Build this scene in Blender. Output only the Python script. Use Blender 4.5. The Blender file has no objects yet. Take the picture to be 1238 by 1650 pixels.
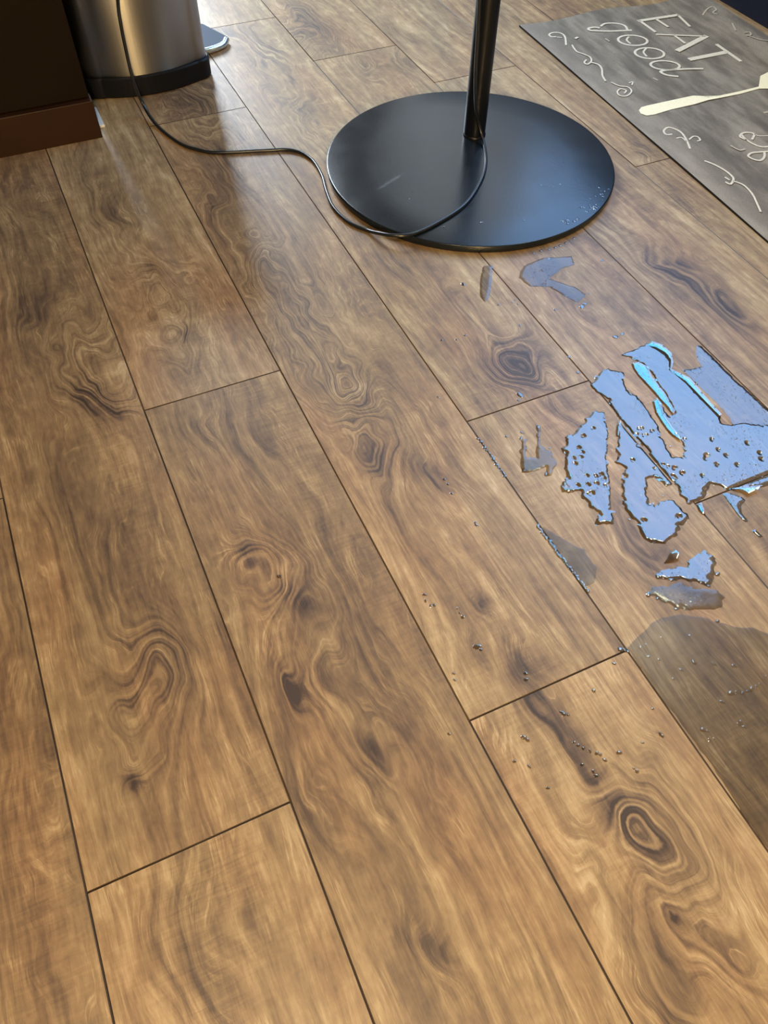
import bpy, bmesh, math, random
import numpy as np
from mathutils import Vector, Matrix

# ------------------------------------------------------------------ camera
F_PX = 1258.24
CR = Vector((0.90994786, -0.41452546, 0.0127881))
CU = Vector((0.32634911, 0.73473342, 0.59469576))
CF = Vector((0.25591238, 0.53696875, -0.80384912))
EYE = Vector((0, 0, 1.0))
scene = bpy.context.scene
cam_data = bpy.data.cameras.new('camera')
cam = bpy.data.objects.new('camera', cam_data)
scene.collection.objects.link(cam)
cam_data.sensor_fit = 'VERTICAL'
cam_data.sensor_height = 36.0
cam_data.lens = 36.0 * F_PX / 1650.0
cam_data.clip_start = 0.01
cam.matrix_world = Matrix.Translation(EYE) @ Matrix((CR, CU, -CF)).transposed().to_4x4()
scene.camera = cam

# ------------------------------------------------------------------ light
scene.view_settings.view_transform = 'Standard'
scene.view_settings.look = 'None'
scene.view_settings.gamma = 1
scene.view_settings.use_curve_mapping = False
scene.view_settings.exposure = -0.2

world = bpy.data.worlds.new('world')
scene.world = world
world.use_nodes = True
bg = world.node_tree.nodes['Background']
bg.inputs[0].default_value = (1.0, 0.82, 0.60, 1)
bg.inputs[1].default_value = 0.15

def area(name, loc, direction, sx, sy, power, color, shape='RECTANGLE'):
    d = bpy.data.lights.new(name, 'AREA')
    d.shape = shape; d.size = sx
    if shape in ('RECTANGLE', 'ELLIPSE'):
        d.size_y = sy
    d.energy = power; d.color = color
    o = bpy.data.objects.new(name, d)
    scene.collection.objects.link(o)
    o.location = loc
    o.rotation_euler = Vector(direction).to_track_quat('-Z', 'Y').to_euler()
    return o
# daylight through the window over the worktop, right of the frame
area('window_daylight', (2.74, 2.55, 2.48), (-1, 0, 0), 2.4, 2.3, 112, (0.30, 0.55, 1.0))
# daylight through the far window, beyond the top of the frame
area('far_window_daylight', (0.35, 6.4, 2.7), (0, -1, -0.1), 2.0, 2.4, 640, (0.78, 0.89, 1.0))
# added cyan light panel above that window, for the water ridges to mirror
area('ridge_cyan_light', (2.74, 2.5, 4.10), (-1, 0, 0), 2.4, 0.55, 42, (0.08, 0.60, 1.0))
# warm ceiling lamp over the photographer, then two added accent lights
cl = area('ceiling_lamp', (-0.35, -0.25, 2.7), (0.22, 0.22, -1), 0.30, 0.30, 17, (1.0, 0.78, 0.50), 'DISK')
cl.data.spread = math.radians(110)
area('bin_streak_light', (-0.33, -2.2, 1.25), (0.14, 1, -0.2), 0.16, 0.16, 125, (1.0, 0.68, 0.30), 'DISK')  # added behind the camera to draw the gold streak on the bin
area('teardrop_glint_light', (2.17, 1.27, 2.9), (-.3, -.2, -1), 0.26, 0.26, 7, (1.0, 0.85, 0.40), 'DISK')  # added warm source, placed where the yellow teardrop mirrors it

# ------------------------------------------------------------------ helpers
def at(x, y, z=0.0):
    d = CR * (x - 619) - CU * (y - 825) + CF * F_PX
    t = (z - 1.0) / d.z
    return EYE + d * t
def at_y(x, y, yy):
    d = CR * (x - 619) - CU * (y - 825) + CF * F_PX
    return EYE + d * (yy / d.y)

def link(name, me, mats, parent=None, smooth=False):
    o = bpy.data.objects.new(name, me)
    scene.collection.objects.link(o)
    for m in (mats if isinstance(mats, (list, tuple)) else [mats]):
        me.materials.append(m)
    if parent: o.parent = parent
    if smooth:
        for p in me.polygons: p.use_smooth = True
    return o
def from_bm(name, bm, mats, parent=None, smooth=False):
    me = bpy.data.meshes.new(name)
    bm.to_mesh(me); bm.free()
    return link(name, me, mats, parent, smooth)
def tag(o, label=None, cat=None, group=None, kind=None):
    if label: o['label'] = label
    if cat: o['category'] = cat
    if group: o['group'] = group
    if kind: o['kind'] = kind
    return o
def empty(name, loc, label, cat, group=None):
    o = bpy.data.objects.new(name, None)
    scene.collection.objects.link(o)
    o.location = loc
    o.empty_display_size = 0.05
    return tag(o, label, cat, group)
def box_bm(x0, x1, y0, y1, z0, z1, bev=0.0, seg=2):
    bm = bmesh.new()
    bmesh.ops.create_cube(bm, size=1)
    for v in bm.verts:
        v.co = Vector(((x0 + x1) / 2 + v.co.x * (x1 - x0), (y0 + y1) / 2 + v.co.y * (y1 - y0), (z0 + z1) / 2 + v.co.z * (z1 - z0)))
    if bev:
        bmesh.ops.bevel(bm, geom=bm.edges[:], offset=bev, segments=seg, affect='EDGES', profile=0.5)
    return bm
def lathe_bm(profile, n=96, c=(0, 0)):
    bm = bmesh.new(); rings = []
    for r, z in profile:
        if r < 1e-6: rings.append([bm.verts.new((c[0], c[1], z))])
        else: rings.append([bm.verts.new((c[0] + r * math.cos(2 * math.pi * i / n), c[1] + r * math.sin(2 * math.pi * i / n), z)) for i in range(n)])
    for a, b in zip(rings, rings[1:]):
        for i in range(n):
            j = (i + 1) % n
            if len(a) == 1 and len(b) == 1: continue
            if len(a) == 1: bm.faces.new((a[0], b[i], b[j]))
            elif len(b) == 1: bm.faces.new((a[i], b[0], a[j]))
            else: bm.faces.new((a[i], b[i], b[j], a[j]))
    bmesh.ops.recalc_face_normals(bm, faces=bm.faces)
    return bm
def smooth_pts(P, n=8, closed=False):
    P = [Vector(p) for p in P]; out = []; N = len(P)
    rng = range(N if closed else N - 1)
    for i in rng:
        g = (lambda k: P[k % N]) if closed else (lambda k: P[min(max(k, 0), N - 1)])
        p0, p1, p2, p3 = g(i - 1), g(i), g(i + 1), g(i + 2)
        for s in range(n):
            t = s / n
            out.append(0.5 * ((2 * p1) + (p2 - p0) * t + (2 * p0 - 5 * p1 + 4 * p2 - p3) * t * t + (3 * p1 - p0 - 3 * p2 + p3) * t ** 3))
    if not closed: out.append(P[-1])
    return out
def tube_bm(P, r, n=12):
    bm = bmesh.new(); rings = []
    up = Vector((0, 0, 1)); prev = None
    for i, p in enumerate(P):
        t = (P[min(i + 1, len(P) - 1)] - P[max(i - 1, 0)]).normalized()
        a = up - t * up.dot(t) if prev is None else prev - t * prev.dot(t)
        if a.length < 1e-4: a = Vector((1, 0, 0)) - t * t.x
        a.normalize(); prev = a; b = t.cross(a)
        rings.append([bm.verts.new(p + (a * math.cos(2 * math.pi * k / n) + b * math.sin(2 * math.pi * k / n)) * r) for k in range(n)])
    for A, B in zip(rings, rings[1:]):
        for k in range(n):
            bm.faces.new((A[k], A[(k + 1) % n], B[(k + 1) % n], B[k]))
    bm.faces.new(rings[0]); bm.faces.new(list(reversed(rings[-1])))
    bmesh.ops.recalc_face_normals(bm, faces=bm.faces)
    return bm

rng = np.random.default_rng(3)
_g = rng.random((64, 64))
def vnoise(x, y):
    xi = np.floor(x).astype(int); yi = np.floor(y).astype(int); fx = x - xi; fy = y - yi
    fx = fx * fx * (3 - 2 * fx); fy = fy * fy * (3 - 2 * fy)
    G = lambda a, b: _g[a % 64, b % 64]
    return (G(xi, yi) * (1 - fx) + G(xi + 1, yi) * fx) * (1 - fy) + (G(xi, yi + 1) * (1 - fx) + G(xi + 1, yi + 1) * fx) * fy
# ------------------------------------------------------------------ materials
class NT:
    def __init__(s, name):
        s.m = bpy.data.materials.new(name); s.m.use_nodes = True
        s.t = s.m.node_tree; s.b = s.t.nodes['Principled BSDF']; s.out = s.t.nodes['Material Output']
    def n(s, typ, **kw):
        nd = s.t.nodes.new(typ)
        for k, v in kw.items(): setattr(nd, k, v)
        return nd
    def l(s, a, b): s.t.links.new(a, b)
    def put(s, sock, v):
        if v is None: return
        if isinstance(v, bpy.types.NodeSocket): s.l(v, sock)
        else: sock.default_value = v
    def math(s, op, a, b=None, c=None, clamp=False):
        nd = s.n('ShaderNodeMath', operation=op); nd.use_clamp = clamp
        for i, v in enumerate((a, b, c)): s.put(nd.inputs[i], v)
        return nd.outputs[0]
    def vm(s, op, a, b=None, scale=None):
        nd = s.n('ShaderNodeVectorMath', operation=op)
        s.put(nd.inputs[0], a); s.put(nd.inputs[1], b)
        if scale is not None: s.put(nd.inputs['Scale'], scale)
        return nd.outputs['Value'] if op in ('LENGTH', 'DOT_PRODUCT', 'DISTANCE') else nd.outputs[0]
    def noise(s, vec, scale=1.0, detail=2.0, rough=0.5, dist=0.0):
        nd = s.n('ShaderNodeTexNoise'); s.l(vec, nd.inputs['Vector'])
        nd.inputs['Scale'].default_value = scale; nd.inputs['Detail'].default_value = detail
        nd.inputs['Roughness'].default_value = rough; nd.inputs['Distortion'].default_value = dist
        return nd.outputs['Fac']
    def ramp(s, fac, stops, interp='LINEAR'):
        nd = s.n('ShaderNodeValToRGB'); cr = nd.color_ramp; cr.interpolation = interp
        while len(cr.elements) < len(stops): cr.elements.new(0.5)
        for e, (p, c) in zip(cr.elements, stops):
            e.position = p; e.color = (*c, 1) if len(c) == 3 else c
        s.l(fac, nd.inputs[0]); return nd.outputs[0]
    def mix(s, fac, a, b, typ='MIX'):
        nd = s.n('ShaderNodeMix', data_type='RGBA', blend_type=typ)
        s.put(nd.inputs[0], fac); s.put(nd.inputs[6], a); s.put(nd.inputs[7], b)
        return nd.outputs[2]
    def bump(s, h, strength, dist, normal=None):
        nd = s.n('ShaderNodeBump'); nd.inputs['Strength'].default_value = strength
        nd.inputs['Distance'].default_value = dist; s.l(h, nd.inputs['Height'])
        if normal is not None: s.l(normal, nd.inputs['Normal'])
        return nd.outputs[0]
    def set(s, **kw):
        for k, v in kw.items(): s.put(s.b.inputs[k], v)

def plain(name, col, rough=0.5, metal=0.0, noise_amt=0.15, scale=30, spec=0.5, bump=0.0):
    t = NT(name); tc = t.n('ShaderNodeTexCoord').outputs['Object']
    f = t.noise(tc, scale, 4)
    a = tuple(c * (1 - noise_amt) for c in col) + (1,); b = tuple(min(1, c * (1 + noise_amt)) for c in col) + (1,)
    t.set(**{'Base Color': t.mix(f, a, b), 'Roughness': rough, 'Metallic': metal, 'Specular IOR Level': spec})
    if bump: t.l(t.bump(t.noise(tc, scale * 8, 3), bump, 0.001), t.b.inputs['Normal'])
    return t.m

# ---- wood floor
SEAM0, PW = -0.4808, 0.25314
def strip_of(x): return math.floor((x - SEAM0) / PW)
# growth features: pixel centre, half width across, half length along, phase amp, phase slope, ring visibility, dark
FEATS = [
    (240, 1112, .050, .075, -3.6, 0, 1.3, .30), (232, 1010, .060, .10, 1.6, 18, .6, .10), (215, 1252, .010, .016, 1.0, 0, .3, .9),
    (180, 905, .035, .10, 2.0, 10, .5, .15), (115, 820, .045, .14, 1.6, 6, .4, .22),
    (150, 595, .075, .12, 3.6, 14, 1.1, .10), (140, 650, .030, .060, 1.4, 0, .5, .75), (180, 668, .018, .035, 1.0, 0, .4, .6),
    (45, 500, .055, .12, 2.2, 14, .6, .25), (30, 350, .05, .2, 2.0, 10, .5, .1), (190, 600, .030, .05, 1.0, 0, 0.1, -.55),
    (185, 340, .060, .075, 2.6, 12, .8, .35), (250, 470, .062, .13, -2.6, 26, 1.2, -.05), (298, 538, .014, .026, 1.5, 0, .6, .7),
    (242, 433, .012, .018, 1.2, 0, .4, .5), (150, 280, .035, .1, 1.6, 0, .5, .4), (330, 690, .03, .04, 1.5, 0, .4, .45), (285, 595, .03, .04, 1.5, 0, .5, .3),
    (360, 335, .050, .14, 3.5, -20, .9, .25), (430, 440, .062, .17, 4.2, -30, 1.2, .05), (520, 560, .060, .15, 4.4, -30, 1.2, .05),
    (590, 665, .058, .090, -4.5, 16, 1.5, .12), (620, 735, .035, .045, -1.5, 0, .6, .65), (690, 765, .020, .045, 1.5, 0, .6, .7),
    (365, 265, .040, .12, 2.5, 10, .8, .35), (640, 820, .03, .10, 1.2, 0, .4, .25),
    (833, 575, .045, .065, 3.4, 0, 1.1, .80), (815, 600, .05, .05, 2.5, 30, .9, .35), (735, 480, .035, .14, 2.4, 12, .8, .30),
    (770, 530, .03, .10, 1.6, 0, .7, -.45), (860, 560, .02, .03, 1.0, 0, .4, .4), (640, 440, .04, .14, 1.6, 8, .5, .3),
    (432, 920, .042, .075, -3.2, 8, 1.1, .12), (462, 925, .014, .020, 1.0, 0, .3, -.5), (478, 975, .02, .045, 1.4, 0, .5, .55), (405, 905, .018, .05, 1.4, 0, .5, .5),  # the small pale spot is a white highlight painted into the board
    (462, 1108, .007, .034, 1.2, 0, .5, .62), (470, 1130, .018, .03, 1.2, 0, .6, .35), (490, 1120, .06, .05, 1.8, 12, .6, .25), (615, 1232, .012, .030, 1.4, 0, .8, .38), (590, 1215, .012, .03, 1.2, 0, .6, .4), (600, 1200, .06, .12, 2.2, 8, .7, .15),
    (672, 1510, .014, .026, 1.2, 0, .7, .45), (708, 1530, .016, .022, 1.4, 0, .7, .40), (510, 1310, .035, .09, 1.8, 8, .6, .25),
    (775, 985, .018, .022, 1.3, 0, .7, .6), (770, 1045, .014, .025, 1, 0, .4, .5), (858, 1090, .025, .05, 1.4, 0, .5, .45), (750, 965, .012, .03, 1, 0, .3, .3),
    (865, 1135, .020, .028, 1.6, 0, .7, .45), (1020, 1310, .060, .070, -3.4, 12, 1.2, .55), (975, 1300, .03, .06, 1.6, 0, .5, .4), (905, 1190, .018, .075, 1.5, 0, .6, .55),
    (1087, 1480, .010, .016, 1.2, 0, .6, .8), (1130, 1545, .045, .07, 2.6, 12, .9, .25), (1080, 1600, .03, .08, 1.6, 0, .6, .45),
    (1010, 870, .04, .06, 2.0, 0, .5, .35), (1060, 900, .03, .1, 1.6, 0, .4, .3), (895, 660, .035, .06, 1.6, 0, .4, .5),
    (1085, 425, .045, .06, 3.0, 14, .9, .55), (1150, 480, .045, .11, 1.8, 0, .6, .50), (1185, 500, .03, .07, 1.4, 0, .5, .35), (930, 510, .03, .12, 1.5, 0, .4, .3),
    (490, 45, .075, .12, -4.2, 10, 1.1, .35), (590, 105, .040, .10, 3.6, 16, 1.0, .15), (640, 95, .04, .06, 1.4, 0, .5, .3),
    (430, 80, .050, .12, 2.6, 10, .8, .30), (470, 160, .060, .16, 3.2, -14, .9, .20), (375, 50, .04, .08, 2.0, 8, .7, .30),
    (310, 165, .060, .080, -3.4, 12, 1.1, .35), (325, 205, .055, .080, 3.4, 16, 1.1, -.1), (390, 210, .035, .10, 1.6, 8, .7, .15),
    (660, 60, .05, .12, 1.8, 0, .5, .15), (745, 40, .05, .15, 2.0, 8, .5, .25), (1045, 245, .030, .045, -2.4, 8, .9, .30), (960, 330, .05, .2, 1.8, 6, .4, .2),
    (300, 1600, .05, .09, 1.8, 8, .5, .40), (330, 1440, .05, .08, 1.8, 0, .5, .3), (60, 1450, .05, .2, 1.8, 5, .4, .2), (15, 1150, .05, .2, 1.8, 5, .4, .2),
    (560, 1000, .05, .15, 1.6, 0, .4, .2), (400, 700, .05, .15, 1.6, 8, .5, .3), (700, 900, .04, .1, 1.6, 5, .5, .1), (820, 1250, .04, .12, 1.6, 5, .5, .1),
]
def wood_material():
    t = NT('laminate_wood')
    geo = t.n('ShaderNodeTexCoord').outputs['Object']
    at_ = t.n('ShaderNodeAttribute', attribute_name='plank')
    sep = t.n('ShaderNodeSeparateXYZ'); t.l(geo, sep.inputs[0])
    sc = t.n('ShaderNodeSeparateXYZ'); t.l(at_.outputs['Vector'], sc.inputs[0])   # x: strip number, y: plank random, z: tone
    comb = t.n('ShaderNodeCombineXYZ'); t.l(sep.outputs[0], comb.inputs[0]); t.l(sep.outputs[1], comb.inputs[1])
    t.l(sc.outputs[0], comb.inputs[2])
    P = comb.outputs[0]
    seed = t.math('MULTIPLY', sc.outputs[1], 37.0)
    c2 = t.n('ShaderNodeCombineXYZ'); t.l(sep.outputs[0], c2.inputs[0]); t.l(sep.outputs[1], c2.inputs[1]); t.l(seed, c2.inputs[2])
    Q = c2.outputs[0]
    # wobble of the fibre direction
    wob = t.noise(t.vm('MULTIPLY', Q, (5, 0.9, 1)), 1.0, 2.0, 0.5)
    wob2 = t.noise(t.vm('MULTIPLY', Q, (20, 4, 1)), 1.0, 2.0, 0.5)
    H = t.math('MULTIPLY', sep.outputs[0], 16.0)
    H = t.math('ADD', H, t.math('MULTIPLY', wob, 2.6))
    H = t.math('ADD', H, t.math('MULTIPLY', wob2, 0.6))
    ft = t.n('ShaderNodeAttribute', attribute_name='figure')     # growth figure of each board: fibre offset, ring strength, dark heartwood
    fs = t.n('ShaderNodeSeparateXYZ'); t.l(ft.outputs['Vector'], fs.inputs[0])
    H = t.math('ADD', H, fs.outputs[0])
    DK = fs.outputs[2]
    # rings
    fine_w = t.noise(t.vm('MULTIPLY', Q, (70, 22, 1)), 1.0, 3.0, 0.6)
    ph = t.math('ADD', t.math('MULTIPLY', H, 6.283 * 1.15), t.math('MULTIPLY', fine_w, 2.6))
    ring = t.math('MULTIPLY_ADD', t.math('SINE', ph), 0.5, 0.5)
    ring = t.math('POWER', ring, 1.7)
    ph2 = t.math('ADD', t.math('MULTIPLY', H, 6.283 * 3.3), t.math('MULTIPLY', fine_w, 4.5))
    ring2 = t.math('MULTIPLY_ADD', t.math('SINE', ph2), 0.5, 0.5)
    patch = t.noise(t.vm('MULTIPLY', Q, (9, 2.2, 1)), 1.0, 3.0, 0.55)
    pm = t.math('MULTIPLY', t.math('SUBTRACT', patch, 0.44), 2.0, clamp=True)
    vis = t.math('ADD', t.math('MULTIPLY', fs.outputs[1], 0.62), t.math('MULTIPLY', pm, 0.16), clamp=True)
    vbreak = t.noise(t.vm('MULTIPLY', Q, (24, 12, 2)), 1.0, 3.0, 0.6)
    vis = t.math('MULTIPLY', vis, t.math('MULTIPLY_ADD', vbreak, 2.6, -0.55, clamp=True))
    # streaks along the plank that follow the fibre direction
    hv = t.n('ShaderNodeCombineXYZ'); t.l(t.math('MULTIPLY', H, 2.2), hv.inputs[0]); t.l(t.math('MULTIPLY', sep.outputs[1], 2.3), hv.inputs[1]); t.l(seed, hv.inputs[2])
    streak = t.noise(hv.outputs[0], 1.7, 6.0, 0.66)
    fine = t.noise(t.vm('MULTIPLY', Q, (260, 12, 1)), 1.0, 3.0, 0.65)
    cloud = t.noise(t.vm('MULTIPLY', Q, (8, 1.9, 1)), 1.0, 4.0, 0.6)
    mott = t.noise(t.vm('MULTIPLY', Q, (45, 28, 1)), 1.0, 4.0, 0.65)
    cross = t.noise(t.vm('MULTIPLY', Q, (26, 210, 1)), 1.0, 2.0, 0.5, 0.6)
    cmask = t.math('MULTIPLY', t.math('SUBTRACT', t.noise(t.vm('MULTIPLY', Q, (7, 2, 3)), 1.0, 1.0), 0.45), 4.0, clamp=True)
    f = t.math('MULTIPLY_ADD', t.math('SUBTRACT', streak, 0.5), 1.05, 0.53)
    f = t.math('ADD', f, t.math('MULTIPLY', t.math('SUBTRACT', cloud, 0.5), 0.62))
    f = t.math('ADD', f, t.math('MULTIPLY', t.math('SUBTRACT', mott, 0.5), 0.40))
    f = t.math('ADD', f, t.math('MULTIPLY', t.math('SUBTRACT', fine, 0.5), 0.42))
    f = t.math('ADD', f, t.math('MULTIPLY', t.math('MULTIPLY', t.math('SUBTRACT', cross, 0.5), cmask), 0.34))
    rr = t.math('MULTIPLY_ADD', ring2, 0.48, t.math('MULTIPLY', ring, 0.55))
    f = t.math('SUBTRACT', f, t.math('MULTIPLY', t.math('MULTIPLY', t.math('SUBTRACT', rr, 0.30), vis), 0.58))
    f = t.math('SUBTRACT', f, t.math('MULTIPLY', t.math('SUBTRACT', DK, t.math('MULTIPLY', mott, 0.22)), t.math('ADD', t.math('MULTIPLY_ADD', mott, 0.7, -0.15), t.math('MULTIPLY', rr, 0.62))))
    f = t.math('ADD', f, t.math('MULTIPLY', t.math('SUBTRACT', sc.outputs[2], 0.5), 0.10))
    thr = t.math('ABSOLUTE', t.math('MULTIPLY_ADD', t.noise(hv.outputs[0], 5.5, 2.0, 0.5), 2.0, -1.0))
    lightln = t.math('POWER', t.math('SUBTRACT', 1.0, thr, clamp=True), 14.0)
    lmask = t.math('MULTIPLY', t.math('SUBTRACT', vbreak, 0.46), 5.0, clamp=True)
    f = t.math('ADD', f, t.math('MULTIPLY', t.math('MULTIPLY', lightln, lmask), 0.30))
    col = t.ramp(f, [(0.0, (.050, .033, .024)), (0.20, (.105, .068, .044)), (0.42, (.190, .124, .068)), (0.60, (.275, .185, .096)), (0.80, (.390, .280, .150)), (1.0, (.50, .385, .235))])
    # reddish and olive drifts of tone
    tone = t.noise(t.vm('MULTIPLY', Q, (10, 2.5, 5)), 1.0, 2.0)
    col = t.mix(t.math('MULTIPLY', t.math('SUBTRACT', tone, 0.45), 2.2, clamp=True), col, t.mix(1.0, col, (1.10, .92, .86, 1), 'MULTIPLY'))
    hb = t.math('ADD', t.math('MULTIPLY', fine, 0.5), t.math('ADD', t.math('MULTIPLY', rr, t.math('MULTIPLY', vis, 0.8)), t.math('MULTIPLY', t.math('MULTIPLY', cross, cmask), 0.6)))
    nrm = t.bump(hb, 0.30, 0.0012)
    rough = t.math('MULTIPLY_ADD', f, -0.06, 0.44)
    t.set(**{'Base Color': col, 'Roughness': rough, 'Specular IOR Level': 0.50, 'Normal': nrm})
    return t.m
M_wood = wood_material()
M_groove = plain('groove_wood', (.060, .038, .022), 0.6, spec=0.3)
M_base = plain('lamp_base_black', (.006, .009, .013), 0.30, 0.0, 0.35, 14, spec=0.5, bump=0.10)
def base_mat():
    t = NT('lamp_base_black'); tc = t.n('ShaderNodeTexCoord').outputs['Object']
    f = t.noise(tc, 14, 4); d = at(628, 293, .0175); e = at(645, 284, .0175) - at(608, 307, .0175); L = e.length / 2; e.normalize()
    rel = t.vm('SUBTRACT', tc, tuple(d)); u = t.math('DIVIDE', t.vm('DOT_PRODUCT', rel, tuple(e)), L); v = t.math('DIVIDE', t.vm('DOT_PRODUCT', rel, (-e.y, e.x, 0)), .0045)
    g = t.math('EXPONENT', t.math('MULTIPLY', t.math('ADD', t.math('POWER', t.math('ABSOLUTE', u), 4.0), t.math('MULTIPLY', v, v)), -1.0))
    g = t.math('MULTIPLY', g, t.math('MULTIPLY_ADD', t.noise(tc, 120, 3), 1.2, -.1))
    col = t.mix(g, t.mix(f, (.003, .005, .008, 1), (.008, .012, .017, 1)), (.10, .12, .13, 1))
    dust = t.math('MULTIPLY', t.math('SUBTRACT', t.noise(tc, 260, 2), .66), 8.0, clamp=True)
    col = t.mix(t.math('MULTIPLY', dust, .25), col, (.10, .12, .14, 1))
    t.set(**{'Base Color': col, 'Roughness': t.math('MULTIPLY_ADD', f, .10, .18), 'Specular IOR Level': 0.5})
    t.l(t.bump(t.noise(tc, 110, 3), .10, .001), t.b.inputs['Normal'])
    return t.m
M_base = base_mat()
M_pole = plain('pole_black', (.004, .005, .009), 0.34, 0.0, 0.1, spec=0.28)
M_cable = plain('cable_black', (.008, .010, .014), 0.28, 0.0, 0.1, spec=0.6)
M_cab = plain('cabinet_brown', (.010, .006, .0035), 0.42, 0.0, 0.25, 6, spec=0.06)
M_kick = plain('plinth_brown', (.028, .012, .006), 0.38, 0.0, 0.25, 9, spec=0.12)
M_white = plain('white_trim', (.72, .76, .74), 0.5, 0.0, 0.05)
M_navy = plain('navy_cabinet', (.004, .006, .020), 0.5, 0.0, 0.2, 5, spec=0.2)
M_binbase = plain('bin_plastic', (.006, .007, .010), 0.42, 0.0, 0.15, 30, spec=0.12)

def steel():
    t = NT('brushed_steel'); tc = t.n('ShaderNodeTexCoord').outputs['Object']
    s = t.noise(t.vm('MULTIPLY', tc, (6, 6, 900)), 1.0, 2.0)
    v = t.noise(t.vm('MULTIPLY', tc, (600, 600, 3)), 1.0, 2.0)
    t.set(**{'Base Color': t.mix(v, (.44, .43, .42, 1), (.56, .54, .52, 1)), 'Metallic': 1.0, 'Roughness': t.math('MULTIPLY_ADD', v, 0.08, 0.40)})
    t.b.inputs['Anisotropic'].default_value = 0.97
    t.b.inputs['Anisotropic Rotation'].default_value = 0.25
    tg = t.n('ShaderNodeTangent', direction_type='RADIAL', axis='Z'); t.l(tg.outputs[0], t.b.inputs['Tangent'])
    return t.m
M_steel = steel()
def chrome():
    t = NT('bright_metal'); t.set(**{'Base Color': (.75, .85, .88, 1), 'Metallic': 1.0, 'Roughness': 0.25}); return t.m
M_chrome = chrome()

def water(name, rough=0.05, bump=0.25, tint=(.985, .98, .975), scale=130, ior=2.05):
    t = NT(name); tr = t.n('ShaderNodeBsdfTransparent'); tr.inputs[0].default_value = (*tint, 1)
    gl = t.n('ShaderNodeBsdfGlossy'); gl.inputs['Roughness'].default_value = rough; gl.inputs['Color'].default_value = (1, 1, 1, 1)
    fr = t.n('ShaderNodeFresnel'); fr.inputs['IOR'].default_value = ior
    mx = t.n('ShaderNodeMixShader'); t.l(tr.outputs[0], mx.inputs[1]); t.l(gl.outputs[0], mx.inputs[2])
    tc = t.n('ShaderNodeTexCoord').outputs['Object']
    h = t.noise(tc, scale, 2.0, 0.5)
    sp = t.noise(t.vm('MULTIPLY', tc, (1.6, 1, 1)), scale * 1.7, 1.0, 0.5)
    spm = t.math('MULTIPLY', t.math('SUBTRACT', t.noise(tc, 11, 2.0, 0.5), 0.40), 4.0, clamp=True)
    h = t.math('ADD', t.math('MULTIPLY', h, .5), t.math('MULTIPLY', t.math('MULTIPLY', t.math('SUBTRACT', sp, 0.62), 9.0, clamp=True), spm))
    nb = t.bump(h, bump, 0.0006)
    t.l(nb, gl.inputs['Normal']); t.l(nb, fr.inputs['Normal'])
    t.l(fr.outputs[0], mx.inputs[0]); t.l(mx.outputs[0], t.out.inputs['Surface'])
    t.t.nodes.remove(t.b)
    return t.m
M_water = water('puddle_water')
M_ridge = water('water_bead', 0.03, 0.05, (.99, .99, .99))
M_thin = water('thin_water', 0.08, 0.4, (.99, .99, .99), 100, 1.85)
M_damp = water('damp_patch', 0.24, 0.3, (1, 1, 1), 60, 1.26)
M_film = water('wet_film', 0.14, 0.5, (.995, .995, .995), 90, 1.50)

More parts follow.
